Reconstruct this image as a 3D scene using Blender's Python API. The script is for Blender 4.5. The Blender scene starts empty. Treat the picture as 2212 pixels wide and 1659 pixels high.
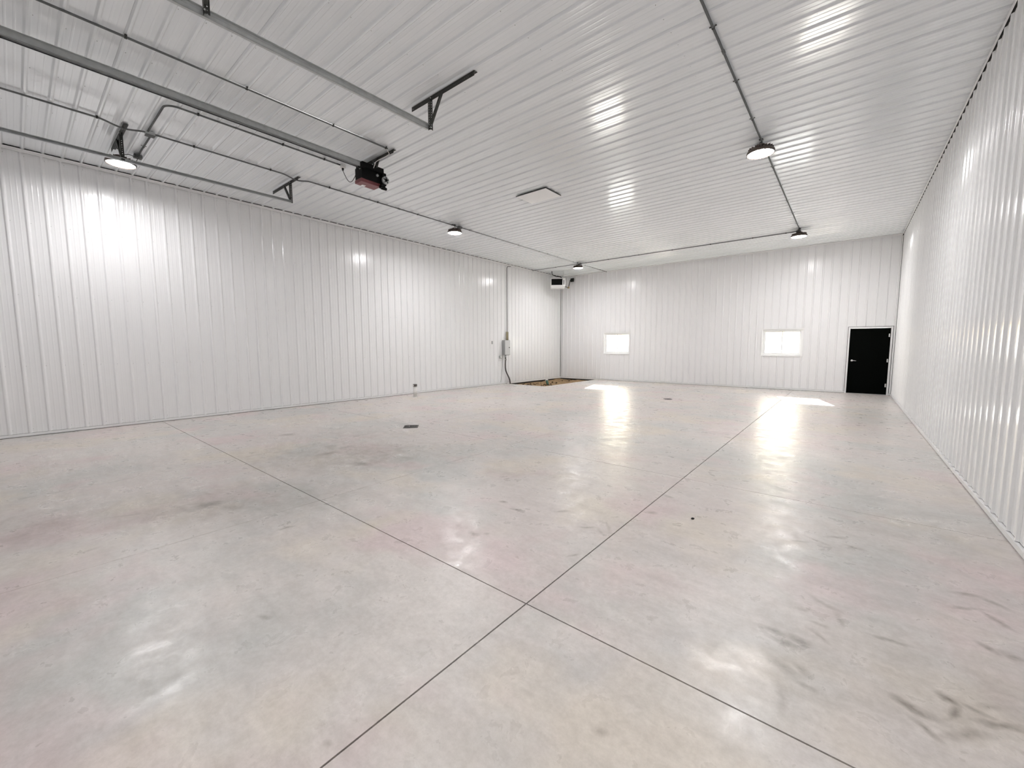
import bpy, math, random
from mathutils import Vector, Matrix
random.seed(7)
S = bpy.context.scene
COL = S.collection
PI = math.pi

# ------------------------------------------------------------------ camera
cam = bpy.data.cameras.new('camera'); camo = bpy.data.objects.new('camera', cam); COL.objects.link(camo)
cam.sensor_fit = 'HORIZONTAL'; cam.sensor_width = 36; cam.lens = 881.14 / 2212 * 36
cam.clip_start = .02; cam.clip_end = 500
yaw, pitch, roll = .6890, .0924, -.0024
fw = Vector((-math.sin(yaw)*math.cos(pitch), math.cos(yaw)*math.cos(pitch), -math.sin(pitch)))
r0 = Vector((math.cos(yaw), math.sin(yaw), 0)); u0 = r0.cross(fw)
rr = math.cos(roll)*r0 + math.sin(roll)*u0; uu = -math.sin(roll)*r0 + math.cos(roll)*u0
camo.matrix_world = Matrix(((rr.x, uu.x, -fw.x, 0), (rr.y, uu.y, -fw.y, 0), (rr.z, uu.z, -fw.z, 1.543), (0, 0, 0, 1)))
S.camera = camo

# ------------------------------------------------------------------ world, sun, exposure
LENS_POWER = 120.0
w = bpy.data.worlds.new('world'); S.world = w; w.use_nodes = True
nt = w.node_tree; nt.nodes.clear()
wo = nt.nodes.new('ShaderNodeOutputWorld'); bg = nt.nodes.new('ShaderNodeBackground'); sk = nt.nodes.new('ShaderNodeTexSky')
sk.sky_type = 'NISHITA'; sk.sun_disc = False; sk.sun_elevation = math.radians(26); sk.sun_rotation = math.radians(-16); sk.dust_density = 2.0
nt.links.new(sk.outputs[0], bg.inputs[0]); bg.inputs[1].default_value = .5; nt.links.new(bg.outputs[0], wo.inputs[0])
sd = Vector((.70, -2.45, -1.24)).normalized()
sl = bpy.data.lights.new('sun', 'SUN'); sl.energy = 44; sl.angle = .009; sl.color = (1, .97, .92)
so = bpy.data.objects.new('sun', sl); COL.objects.link(so); so.rotation_euler = sd.to_track_quat('-Z', 'Y').to_euler(); so.location = (-4, 30, 15)
S.view_settings.view_transform = 'Standard'; S.view_settings.look = 'None'; S.view_settings.gamma = 1
S.view_settings.use_curve_mapping = False; S.view_settings.exposure = 0.99
S.cycles.max_bounces = 9; S.cycles.diffuse_bounces = 6; S.cycles.glossy_bounces = 4; S.cycles.adaptive_threshold = .055; S.cycles.adaptive_min_samples = 16; S.cycles.time_limit = 1050; S.cycles.transparent_max_bounces = 12

# ------------------------------------------------------------------ dimensions (metres)
H = 4.877; XL = -10.966; XR = 1.079; YF = 17.108; YN = -1.18; P = .2286; RIB = .019

# ------------------------------------------------------------------ materials
def mat(name, col, rough=.5, metal=0., spec=.5, bump=0, bscale=(40, 40, 40), colvar=0., emit=None, coat=0, rvar=0):
    m = bpy.data.materials.new(name); m.use_nodes = True; n = m.node_tree; b = n.nodes['Principled BSDF']
    b.inputs['Base Color'].default_value = (*col, 1); b.inputs['Roughness'].default_value = rough
    b.inputs['Metallic'].default_value = metal; b.inputs['Specular IOR Level'].default_value = spec
    b.inputs['Coat Weight'].default_value = coat
    if emit: b.inputs['Emission Color'].default_value = (*emit[0], 1); b.inputs['Emission Strength'].default_value = emit[1]
    geo = n.nodes.new('ShaderNodeNewGeometry'); mp = n.nodes.new('ShaderNodeMapping'); mp.inputs['Scale'].default_value = bscale
    n.links.new(geo.outputs['Position'], mp.inputs['Vector'])
    nz = n.nodes.new('ShaderNodeTexNoise'); nz.inputs['Scale'].default_value = 1; nz.inputs['Detail'].default_value = 1
    n.links.new(mp.outputs[0], nz.inputs['Vector'])
    if bump:
        bp = n.nodes.new('ShaderNodeBump'); bp.inputs['Distance'].default_value = bump; bp.inputs['Strength'].default_value = 1
        n.links.new(nz.outputs['Fac'], bp.inputs['Height']); n.links.new(bp.outputs[0], b.inputs['Normal'])
    mr = n.nodes.new('ShaderNodeMix'); mr.data_type = 'RGBA'
    k = max(colvar, .015)
    mr.inputs[6].default_value = (*[c*(1-k) for c in col], 1); mr.inputs[7].default_value = (*[min(1, c*(1+k)) for c in col], 1)
    n.links.new(nz.outputs['Fac'], mr.inputs[0]); n.links.new(mr.outputs[2], b.inputs['Base Color'])
    if rvar:
        r = n.nodes.new('ShaderNodeMapRange'); r.inputs['To Min'].default_value = rough-rvar; r.inputs['To Max'].default_value = rough+rvar
        n.links.new(nz.outputs['Fac'], r.inputs['Value']); n.links.new(r.outputs[0], b.inputs['Roughness'])
    return m
M = {}
M['wall_x'] = mat('white painted steel', (.87, .872, .878), .19, bump=.0003, bscale=(3, 7, .5), spec=.65)
M['wall_y'] = mat('white painted steel far', (.87, .872, .878), .21, bump=.0003, bscale=(7, 3, .5), spec=.6)
M['ceil'] = mat('white painted ceiling steel', (.825, .85, .872), .14, bump=.0005, bscale=(.7, 6, 3), spec=1.0)
M['trim'] = mat('white painted trim', (.84, .84, .84), .35, bscale=(4, 4, 4))
M['vinyl'] = mat('white vinyl', (.85, .85, .85), .4, bscale=(4, 4, 4))
M['core'] = mat('dark gap shade backing', (.05, .05, .048), .9, bscale=(3, 3, 3))  # cavity shade painted into the colour, seen through gaps at sheet ends
M['galv'] = mat('galvanised steel', (.50, .52, .52), .42, .6, bscale=(18, 18, 18), colvar=.15, rvar=.08)
M['conduit'] = mat('conduit steel', (.17, .175, .175), .8, 0, spec=0, bscale=(25, 25, 25), colvar=.12)
M['darksteel'] = mat('dark perforated steel', (.055, .056, .052), .5, .5, bscale=(30, 30, 30), colvar=.25)
M['black'] = mat('black paint', (.004, .004, .004), .6, spec=.2, bscale=(30, 30, 30))
M['doorblack'] = mat('black door paint', (.002, .0025, .002), .8, spec=.04, bscale=(6, 6, 6))
M['chrome'] = mat('satin chrome', (.75, .75, .74), .25, .9, bscale=(30, 30, 30))
M['red'] = mat('dull red cover', (.20, .055, .06), .45, bscale=(30, 30, 30), colvar=.15)
M['grey'] = mat('grey enclosure', (.40, .41, .41), .45, bscale=(12, 12, 12), colvar=.04)
M['paleg'] = mat('pale grey enamel', (.58, .59, .59), .4, bscale=(12, 12, 12))
M['whitem'] = mat('white enamel', (.80, .80, .79), .35, bscale=(12, 12, 12))
M['tan'] = mat('tan plastic pipe', (.42, .37, .24), .5, bscale=(30, 30, 30), colvar=.1)
M['pvc'] = mat('white pvc', (.78, .77, .75), .35, bscale=(30, 30, 30))
M['green'] = mat('dark green pipe', (.03, .10, .07), .5, bscale=(30, 30, 30), colvar=.3)
M['iron'] = mat('cast iron', (.10, .09, .085), .6, .3, bscale=(60, 60, 60), colvar=.3)
M['rubber'] = mat('black rubber', (.02, .02, .02), .5, bscale=(30, 30, 30))
M['soil'] = mat('bare dirt', (.30, .205, .115), .95, spec=.1, bscale=(7, 7, 7), colvar=.65)
M['soil2'] = mat('dark clod', (.07, .045, .028), .95, spec=.1, bscale=(30, 30, 30), colvar=.4)
M['gravel'] = mat('pale crushed stone yard', (.74, .73, .70), .95, spec=.1, bscale=(1.6, 1.6, 1.6), colvar=.25)
M['brass'] = mat('brass fitting', (.45, .33, .14), .4, .8, bscale=(30, 30, 30))
M['lens'] = mat('lit lens', (1, 1, 1), .4, emit=((1, .985, .985), LENS_POWER))
M['lens_dim'] = mat('lit lens slightly dimmer', (1, 1, 1), .4, emit=((1, .985, .985), LENS_POWER*.70))
M['housing'] = mat('lamp housing', (.10, .075, .065), .45, .3, bscale=(30, 30, 30))

def glass():
    m = bpy.data.materials.new('window glass'); m.use_nodes = True; n = m.node_tree; n.nodes.clear()
    o = n.nodes.new('ShaderNodeOutputMaterial'); t = n.nodes.new('ShaderNodeBsdfTransparent'); g = n.nodes.new('ShaderNodeBsdfGlossy')
    g.inputs['Roughness'].default_value = .02; t.inputs[0].default_value = (.95, .97, .96, 1)
    f = n.nodes.new('ShaderNodeFresnel'); f.inputs[0].default_value = 1.5; x = n.nodes.new('ShaderNodeMixShader')
    n.links.new(f.outputs[0], x.inputs[0]); n.links.new(t.outputs[0], x.inputs[1]); n.links.new(g.outputs[0], x.inputs[2]); n.links.new(x.outputs[0], o.inputs[0])
    return m
M['glass'] = glass()

# concrete: mottled colour, fine speckle, dirt smears with shapes of their own
STROKES = [(0.3, 2.34, -0.28, 0.086, 0.023, 0.9), (0.42, 2.49, -0.52, 0.055, 0.022, 0.9), (0.43, 2.41, -1.98, 0.085, 0.014, 0.8), (0.5, 2.49, -0.39, 0.058, 0.014, 0.6), (0.57, 2.44, 0.48, 0.091, 0.016, 0.8), (0.33, 2.23, -0.73, 0.068, 0.016, 0.7), (0.45, 2.29, 0.73, 0.115, 0.018, 0.55), (0.55, 2.54, 0.36, 0.038, 0.016, 0.5), (-0.23, 2.51, 0.04, 0.086, 0.022, 0.7), (-0.12, 2.51, -0.29, 0.069, 0.026, 0.75), (-0.16, 2.45, -0.03, 0.056, 0.023, 0.7), (-0.17, 2.25, -0.3, 0.076, 0.029, 0.6), (-0.08, 2.28, -0.7, 0.057, 0.014, 0.5), (-0.06, 2.18, -0.25, 0.055, 0.014, 0.5), (-0.02, 2.98, -0.54, 0.11, 0.016, 0.45), (-0.12, 2.84, 0.53, 0.073, 0.014, 0.4), (-0.05, 2.73, -0.07, 0.068, 0.014, 0.5), (-0.04, 2.62, -0.73, 0.069, 0.014, 0.5), (0.05, 2.86, -1.47, 0.089, 0.016, 0.35), (0.25, 2.81, 0.09, 0.097, 0.014, 0.6), (-0.14, 2.03, -1.4, 0.128, 0.014, 0.4), (0.65, 3.65, 0.28, 0.085, 0.02, 0.7), (0.76, 3.62, -0.7, 0.085, 0.019, 0.6), (0.61, 3.45, 0.63, 0.103, 0.014, 0.6), (0.73, 3.4, -1.0, 0.093, 0.015, 0.7), (0.64, 3.05, -0.93, 0.067, 0.02, 0.7), (0.71, 3.04, -0.18, 0.051, 0.036, 0.6), (-0.2, 3.85, 0.56, 0.08, 0.014, 0.5), (-0.1, 3.94, -0.47, 0.117, 0.014, 0.5), (0.01, 4.11, 0.68, 0.113, 0.014, 0.6), (0.12, 3.98, -0.19, 0.091, 0.023, 0.5), (-4.77, 1.09, 1.14, 0.131, 0.079, 0.8), (-4.53, 1.21, 0.57, 0.126, 0.062, 0.5), (-4.86, 0.91, 0.21, 0.211, 0.03, 0.4), (-5.04, 0.55, 1.0, 0.162, 0.019, 0.5), (-3.63, 1.37, 1.44, 0.07, 0.019, 0.7), (-4.38, 0.24, 1.93, 0.078, 0.018, 0.4), (-4.88, 2.8, 0.39, 0.18, 0.065, 0.8), (-7.54, 2.95, 0.68, 0.166, 0.091, 0.7), (-5.75, 2.77, 1.49, 0.214, 0.064, 0.5), (-5.9, 3.15, 1.63, 0.154, 0.049, 0.5), (-1.65, 3.0, 0.68, 0.101, 0.014, 0.6), (-1.5, 3.12, -0.96, 0.124, 0.014, 0.5), (-1.5, 2.99, -0.74, 0.079, 0.014, 0.5), (-2.57, 2.98, 0.18, 0.053, 0.019, 0.8), (-2.36, 2.91, 0.18, 0.076, 0.015, 0.7), (-1.99, 3.15, 0.68, 0.082, 0.019, 0.5), (-1.34, 3.65, 0.68, 0.072, 0.025, 0.6), (-2.31, 2.3, 0.06, 0.051, 0.024, 0.7), (-1.35, 4.16, -0.26, 0.065, 0.022, 0.6), (-1.49, 2.52, 0.99, 0.049, 0.015, 0.6), (-2.23, 2.37, 0.68, 0.023, 0.02, 0.6), (-2.5, 0.8, 0.45, 0.05, 0.014, 0.5), (-1.49, 0.67, 0.69, 0.02, 0.014, 0.4), (-0.69, 1.38, 0.25, 0.021, 0.014, 0.4), (-4.82, 0.72, 0.87, 0.268, 0.141, 0.2)]
def concrete(rect):
    near = lambda z: rect[0]-z[3]*1.15-.15 < z[0] < rect[1]+z[3]*1.15+.15 and rect[2]-z[3]*1.15-.15 < z[1] < rect[3]+z[3]*1.15+.15
    m = bpy.data.materials.new('trowelled concrete'); m.use_nodes = True; n = m.node_tree; b = n.nodes['Principled BSDF']; L = n.links.new
    N = lambda t: n.nodes.new(t)
    geo = N('ShaderNodeNewGeometry'); pos = geo.outputs['Position']
    def noise(scale, detail=4, rough=.55, dist=0, vec=None):
        z = N('ShaderNodeTexNoise'); z.inputs['Scale'].default_value = scale; z.inputs['Detail'].default_value = detail
        z.inputs['Roughness'].default_value = rough; z.inputs['Distortion'].default_value = dist
        L(vec or pos, z.inputs['Vector']); return z
    def ramp(v, a, c, lo=0., hi=1.):
        r = N('ShaderNodeMapRange'); r.inputs['From Min'].default_value = a; r.inputs['From Max'].default_value = c
        r.inputs['To Min'].default_value = lo; r.inputs['To Max'].default_value = hi; L(v, r.inputs['Value']); return r.outputs[0]
    def mix(f, a, c, mode='MIX'):
        x = N('ShaderNodeMix'); x.data_type = 'RGBA'; x.blend_type = mode
        if isinstance(f, float): x.inputs[0].default_value = f
        else: L(f, x.inputs[0])
        for i, v in ((6, a), (7, c)):
            if isinstance(v, tuple): x.inputs[i].default_value = (*v, 1)
            else: L(v, x.inputs[i])
        return x.outputs[2]
    def off(v):
        mp = N('ShaderNodeMapping'); mp.inputs['Location'].default_value = v; L(pos, mp.inputs['Vector']); return mp.outputs[0]
    def math_(op, a, c):
        x = N('ShaderNodeMath'); x.operation = op
        for i, v in ((0, a), (1, c)):
            if isinstance(v, (int, float)): x.inputs[i].default_value = v
            else: L(v, x.inputs[i])
        return x.outputs[0]
    base = mix(ramp(noise(.55, 2).outputs['Fac'], .38, .62), (.690, .635, .612), (.725, .685, .655))
    base = mix(ramp(noise(.5, 4, .6, vec=off((7, 3, 0))).outputs['Fac'], .46, .62), base, (.600, .595, .575))
    base = mix(ramp(noise(.75, 3, vec=off((1, 9, 0))).outputs['Fac'], .52, .66), base, (.722, .662, .592))
    base = mix(ramp(noise(.9, 3, vec=off((21, 5, 0))).outputs['Fac'], .53, .68), base, (.700, .600, .592))
    # trowel clouding and wipes
    mp = N('ShaderNodeMapping'); mp.inputs['Rotation'].default_value = (0, 0, .7); mp.inputs['Scale'].default_value = (2.2, 7.5, 1); L(pos, mp.inputs['Vector'])
    cl = noise(1.1, 4, .62, .6, mp.outputs[0])
    base = mix(ramp(cl.outputs['Fac'], .30, .70), mix(1., base, (.91, .91, .91), 'MULTIPLY'), mix(1., base, (1.045, 1.045, 1.045), 'MULTIPLY'))
    md = noise(5.5, 4, .68, .4)
    base = mix(ramp(md.outputs['Fac'], .36, .64), mix(1., base, (.935, .93, .925), 'MULTIPLY'), base)
    sp = noise(24, 4, .78)
    base = mix(ramp(sp.outputs['Fac'], .36, .64), mix(1., base, (.90, .895, .885), 'MULTIPLY'), mix(1., base, (1.02, 1.02, 1.02), 'MULTIPLY'))
    # soft wipe marks in patches
    mq = N('ShaderNodeMapping'); mq.inputs['Rotation'].default_value = (0, 0, .68); mq.inputs['Scale'].default_value = (4.2, 11, 1); L(pos, mq.inputs['Vector'])
    wp = noise(1, 3, .5, 1.6, mq.outputs[0])
    area = ramp(noise(.8, 3, vec=off((3, 14, 0))).outputs['Fac'], .54, .66)
    wf = math_('MULTIPLY', ramp(wp.outputs['Fac'], .56, .74), area)
    base = mix(math_('MULTIPLY', wf, .42), base, mix(1., base, (.80, .78, .75), 'MULTIPLY'))
    # scattered droplets
    vp = N('ShaderNodeTexVoronoi'); vp.inputs['Scale'].default_value = 2.1; L(pos, vp.inputs['Vector'])
    dr = ramp(vp.outputs['Distance'], .05, .035)
    base = mix(math_('MULTIPLY', dr, ramp(noise(.9, 2, vec=off((4, 2, 0))).outputs['Fac'], .5, .6, 0, .5)), base, (.42, .39, .35))
    # big soft dirty zones (grey-brown), fixed places
    wob = noise(2.2, 3, .6); ws = N('ShaderNodeVectorMath'); ws.operation = 'MULTIPLY_ADD'
    ws.inputs[1].default_value = (.14, .14, 0); L(wob.outputs['Color'], ws.inputs[0]); L(pos, ws.inputs[2]); 
    sb = N('ShaderNodeVectorMath'); sb.operation = 'SUBTRACT'; sb.inputs[1].default_value = (.07, .07, 0); L(ws.outputs[0], sb.inputs[0])
    def blob(vec, x, y, a, l, wd, s, soft=1.):
        q = N('ShaderNodeMapping'); q.vector_type = 'TEXTURE'; q.inputs['Location'].default_value = (x, y, 0)
        q.inputs['Rotation'].default_value = (0, 0, a); q.inputs['Scale'].default_value = (l, wd, 1); L(vec, q.inputs['Vector'])
        d = N('ShaderNodeVectorMath'); d.operation = 'LENGTH'; L(q.outputs[0], d.inputs[0])
        return ramp(d.outputs['Value'], 1., 1.-soft, 0, s)
    big = None
    for z in ((-4.7, 1.2, .9, 1.5, .8, .8), (-5.3, 3.1, .8, 2.1, 1.1, 1.), (.4, 2.5, .1, .9, .6, .55), (-.1, 2.4, .3, .5, .5, .45), (-1.4, 3.1, .7, .7, .35, .25), (.6, 4.6, .3, .9, .7, .28), (-6.3, 3.9, .5, 1.6, .9, .3), (-5.3, .0, .9, .9, .6, .6), (-3.1, 3.6, .7, 1.2, .5, .25), (-5.0, 8.2, .7, 1.6, .9, .28)):
        if not near(z): continue
        v = blob(sb.outputs[0], *z, soft=.9); big = v if big is None else math_('MAXIMUM', big, v)
    brk = ramp(md.outputs['Fac'], .62, .34, .45, 1)
    if big is not None: base = mix(math_('MULTIPLY', big, brk), base, mix(1., base, (.66, .645, .61), 'MULTIPLY'))
    w2 = noise(7, 3, .6); wa = N('ShaderNodeVectorMath'); wa.operation = 'MULTIPLY_ADD'; wa.inputs[1].default_value = (.075, .075, 0)
    L(w2.outputs['Color'], wa.inputs[0]); L(pos, wa.inputs[2]); s2 = N('ShaderNodeVectorMath'); s2.operation = 'SUBTRACT'; s2.inputs[1].default_value = (.0375, .0375, 0); L(wa.outputs[0], s2.inputs[0])
    acc = None
    for z in STROKES:
        if not near(z): continue
        v = blob(s2.outputs[0], z[0], z[1], z[2], z[3]*1.1+.01, z[4]*1.45+.004, z[5], soft=.95); acc = v if acc is None else math_('MAXIMUM', acc, v)
    if acc is not None: acc = math_('MULTIPLY', acc, ramp(noise(38, 2).outputs['Fac'], .25, .6, .6, 1))
    if acc is not None: base = mix(acc, base, mix(1., base, (.32, .29, .255), 'MULTIPLY'))
    L(base, b.inputs['Base Color'])
    L(ramp(md.outputs['Fac'], .35, .65, .44, .25), b.inputs['Roughness'])
    b.inputs['Specular IOR Level'].default_value = .55
    bp = N('ShaderNodeBump'); bp.inputs['Distance'].default_value = .0032
    mz = N('ShaderNodeMapping'); mz.inputs['Rotation'].default_value = (0, 0, .69); mz.inputs['Scale'].default_value = (3.0, 3.0, 1); L(pos, mz.inputs['Vector'])
    L(noise(1.6, 3, .5, .3, mz.outputs[0]).outputs['Fac'], bp.inputs['Height'])
    L(bp.outputs[0], b.inputs['Normal'])
    return m

# ------------------------------------------------------------------ mesh helpers
class MB:
    def __init__(s): s.v = []; s.f = []
    def add(s, v, f):
        o = len(s.v); s.v += [tuple(p) for p in v]; s.f += [tuple(i+o for i in q) for q in f]; return s
    def box(s, x0, x1, y0, y1, z0, z1):
        v = [(x, y, z) for x in (x0, x1) for y in (y0, y1) for z in (z0, z1)]
        return s.add(v, [(0, 1, 3, 2), (4, 6, 7, 5), (0, 4, 5, 1), (2, 3, 7, 6), (0, 2, 6, 4), (1, 5, 7, 3)])
    def bbox(s, x0, x1, y0, y1, z0, z1, b=.004):       # chamfered box
        b = min(b, abs(x1-x0)/2.2, abs(y1-y0)/2.2, abs(z1-z0)/2.2); v = []; cx = (x0, x1); cy = (y0, y1); cz = (z0, z1); idx = {}
        for i in (0, 1):
            for j in (0, 1):
                for k in (0, 1):
                    c = (cx[i], cy[j], cz[k]); sx, sy, sz = (1-2*i)*b, (1-2*j)*b, (1-2*k)*b
                    for a, d in enumerate(((0, sy, sz), (sx, 0, sz), (sx, sy, 0))):
                        idx[i, j, k, a] = len(v); v.append((c[0]+d[0], c[1]+d[1], c[2]+d[2]))
        f = []
        for i in (0, 1): f.append([idx[i, j, k, 0] for j, k in ((0, 0), (0, 1), (1, 1), (1, 0))])
        for j in (0, 1): f.append([idx[i, j, k, 1] for i, k in ((0, 0), (1, 0), (1, 1), (0, 1))])
        for k in (0, 1): f.append([idx[i, j, k, 2] for i, j in ((0, 0), (0, 1), (1, 1), (1, 0))])
        for j in (0, 1):
            for k in (0, 1): f.append([idx[0, j, k, 1], idx[1, j, k, 1], idx[1, j, k, 2], idx[0, j, k, 2]])
        for i in (0, 1):
            for k in (0, 1): f.append([idx[i, 0, k, 0], idx[i, 1, k, 0], idx[i, 1, k, 2], idx[i, 0, k, 2]])
        for i in (0, 1):
            for j in (0, 1): f.append([idx[i, j, 0, 0], idx[i, j, 1, 0], idx[i, j, 1, 1], idx[i, j, 0, 1]])
        for i in (0, 1):
            for j in (0, 1):
                for k in (0, 1): f.append([idx[i, j, k, 0], idx[i, j, k, 1], idx[i, j, k, 2]])
        return s.add(v, f)
    def tube(s, pts, r, n=10, cap=True):
        pts = [Vector(p) for p in pts]; rs = r if isinstance(r, (list, tuple)) else [r]*len(pts); rings = []
        up = None
        for i, p in enumerate(pts):
            t = (pts[min(i+1, len(pts)-1)]-pts[max(i-1, 0)])
            t = t.normalized() if t.length > 1e-9 else Vector((0, 0, 1))
            if up is None: up = t.orthogonal().normalized()
            a = (up - t*up.dot(t)).normalized(); up = a; c = t.cross(a)
            rings.append([p + rs[i]*(math.cos(2*PI*k/n)*a+math.sin(2*PI*k/n)*c) for k in range(n)])
        v = [q for g in rings for q in g]; f = []
        for i in range(len(pts)-1):
            for k in range(n): f.append((i*n+k, i*n+(k+1) % n, (i+1)*n+(k+1) % n, (i+1)*n+k))
        if cap: f.append(tuple(range(n))[::-1]); f.append(tuple((len(pts)-1)*n+k for k in range(n)))
        return s.add(v, f)
    def lathe(s, prof, c=(0, 0, 0), ax=2, n=32):       # prof: (radius, height)
        v = []; f = []
        for r, h in prof:
            for k in range(n):
                a = 2*PI*k/n; p = [0, 0, 0]; p[ax] = h; p[(ax+1) % 3] = r*math.cos(a); p[(ax+2) % 3] = r*math.sin(a)
                v.append((p[0]+c[0], p[1]+c[1], p[2]+c[2]))
        for i in range(len(prof)-1):
            for k in range(n): f.append((i*n+k, i*n+(k+1) % n, (i+1)*n+(k+1) % n, (i+1)*n+k))
        f.append(tuple(range(n))[::-1]); f.append(tuple((len(prof)-1)*n+k for k in range(n)))
        return s.add(v, f)
    def prism(s, poly, z0, z1):
        n = len(poly); v = [(x, y, z0) for x, y in poly]+[(x, y, z1) for x, y in poly]
        return s.add(v, [tuple(range(n))[::-1], tuple(range(n, 2*n))]+[(i, (i+1) % n, n+(i+1) % n, n+i) for i in range(n)])
    def xf(s, m, i0=0):
        s.v[i0:] = [tuple(m @ Vector(p)) for p in s.v[i0:]]; return s
    def build(s, name, m, parent=None, smooth=False, label=None, fix=True):
        me = bpy.data.meshes.new(name); me.from_pydata(s.v, [], s.f); me.validate()
        if fix:
            import bmesh
            bm = bmesh.new(); bm.from_mesh(me); bmesh.ops.recalc_face_normals(bm, faces=bm.faces); bm.to_mesh(me); bm.free()
        me.materials.append(m)
        if smooth:
            for p in me.polygons: p.use_smooth = len(p.vertices) == 4
        o = bpy.data.objects.new(name, me); COL.objects.link(o)
        if parent: o.parent = parent
        if label: o['label'] = label
        return o
def thing(name, label, cat, loc=(0, 0, 0), rz=0, group=None):
    o = bpy.data.objects.new(name, None); COL.objects.link(o); o.location = loc; o.rotation_euler = (0, 0, rz); o.empty_display_size = .1
    o['label'] = label; o['category'] = cat
    if group: o['group'] = group
    return o
def tag(o, label, cat, group=None):
    o['label'] = label; o['category'] = cat
    if group: o['group'] = group
    return o
def struct(o, label=None):
    o['kind'] = 'structure'
    if label: o['label'] = label
    return o
def copy_tree(o, parent=None):
    c = o.copy(); COL.objects.link(c)
    if parent: c.parent = parent
    for ch in list(o.children): copy_tree(ch, c)
    return c
def share(src, name, parent, m4=None):
    c = bpy.data.objects.new(name, src.data); COL.objects.link(c); c.parent = parent
    if m4 is not None: c.matrix_local = m4
    return c
def arc(c, r, a0, a1, n, u=(1, 0, 0), v=(0, 1, 0)):
    u = Vector(u); v = Vector(v); c = Vector(c)
    return [c + r*(math.cos(a0+(a1-a0)*i/n)*u + math.sin(a0+(a1-a0)*i/n)*v) for i in range(n+1)]

# ------------------------------------------------------------------ ribbed sheet
def fillet(pts, r=.0045, n=3):
    """polyline -> list of (point, normal); normal points towards +d"""
    out = []
    nr = lambda a, b: Vector((-(b[1]-a[1]), b[0]-a[0])).normalized()
    out.append((pts[0], nr(pts[0], pts[1])))
    for i in range(1, len(pts)-1):
        a, b, c = Vector(pts[i-1]), Vector(pts[i]), Vector(pts[i+1])
        n0, n1 = nr(a, b), nr(b, c); t = min(r, (b-a).length*.42, (c-b).length*.42)
        p0 = b-(b-a).normalized()*t; p1 = b+(c-b).normalized()*t
        for k in range(n+1):
            s = k/n; q = p0*(1-s)**2+b*2*s*(1-s)+p1*s*s
            out.append(((q.x, q.y), (n0*(1-s)+n1*s).normalized()))
    out.append((pts[-1], nr(pts[-2], pts[-1])))
    return out
def sheet_profile():
    pts = [(0, -.004), (.0004, .0012)]
    for k in range(4):
        c = .026+k*P
        pts += [(c-.0255 if not k else c-.029, 0.0 if k else .0012), (c-.0095, RIB), (c+.0095, RIB), (c+.029, 0)]
        for m in (1, 2):
            e = c+m*P/3+(.006 if m == 1 else -.006); pts += [(e-.011, 0), (e-.006, .0016), (e+.006, .0016), (e+.011, 0)]
    pts += [(4*P-.0006, 0), (4*P-.0004, -.004)]
    return fillet(pts)
PROF = sheet_profile()
def sheet_mesh(name, t0, t1, holes, m, u0=0., umax=None, prof=None, T=None):
    """holes: (ua, ub, ta, tb) in wall u; u0 = sheet start.  T maps (u,t,d)->vector"""
    prof = prof or PROF
    pr = [((p[0]+u0, p[1]), n) for p, n in prof]
    if umax is not None:
        lo, hi = umax; q = []
        for i in range(len(pr)):
            q.append(pr[i])
            if i+1 < len(pr):
                for cut in sorted((lo, hi)):
                    a, b = pr[i][0], pr[i+1][0]
                    if a[0] < cut < b[0]:
                        s = (cut-a[0])/(b[0]-a[0]); q.append(((cut, a[1]+(b[1]-a[1])*s), pr[i][1]))
        pr = [e for e in q if lo-1e-6 <= e[0][0] <= hi+1e-6]
    cuts = sorted({h for q in holes for h in q[:2]})
    q = []
    for i in range(len(pr)):
        q.append(pr[i])
        if i+1 < len(pr):
            for cut in cuts:
                a, b = pr[i][0], pr[i+1][0]
                if a[0] < cut < b[0]:
                    s = (cut-a[0])/(b[0]-a[0]); q.append(((cut, a[1]+(b[1]-a[1])*s), pr[i][1]))
    pr = q; v = []; f = []; nn = []; cache = {}
    def vid(i, t):
        if (i, t) not in cache:
            cache[i, t] = len(v); v.append(T(pr[i][0][0], t, pr[i][0][1])); nn.append(T(pr[i][1].x, 0, pr[i][1].y)-T(0, 0, 0))
        return cache[i, t]
    for i in range(len(pr)-1):
        mid = (pr[i][0][0]+pr[i+1][0][0])/2
        segs = [(t0, t1)]
        for h in holes:
            if h[0] < mid < h[1]:
                ns = []
                for a, b in segs:
                    if h[2] > a: ns.append((a, min(b, h[2])))
                    if h[3] < b: ns.append((max(a, h[3]), b))
                segs = [e for e in ns if e[1]-e[0] > 1e-4]
        for a, b in segs: f.append((vid(i, a), vid(i+1, a), vid(i+1, b), vid(i, b)))
    if not f: return None
    me = bpy.data.meshes.new(name); me.from_pydata([tuple(p) for p in v], [], f)
    for p in me.polygons: p.use_smooth = True
    # face winding must agree with the normals
    me.update(); p0 = me.polygons[len(me.polygons)//2]
    if p0.normal.dot(Vector(nn[p0.vertices[0]])) < 0: me.flip_normals()
    me.normals_split_custom_set_from_vertices([tuple(Vector(x).normalized()) for x in nn])
    me.materials.append(m)
    return me
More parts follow.
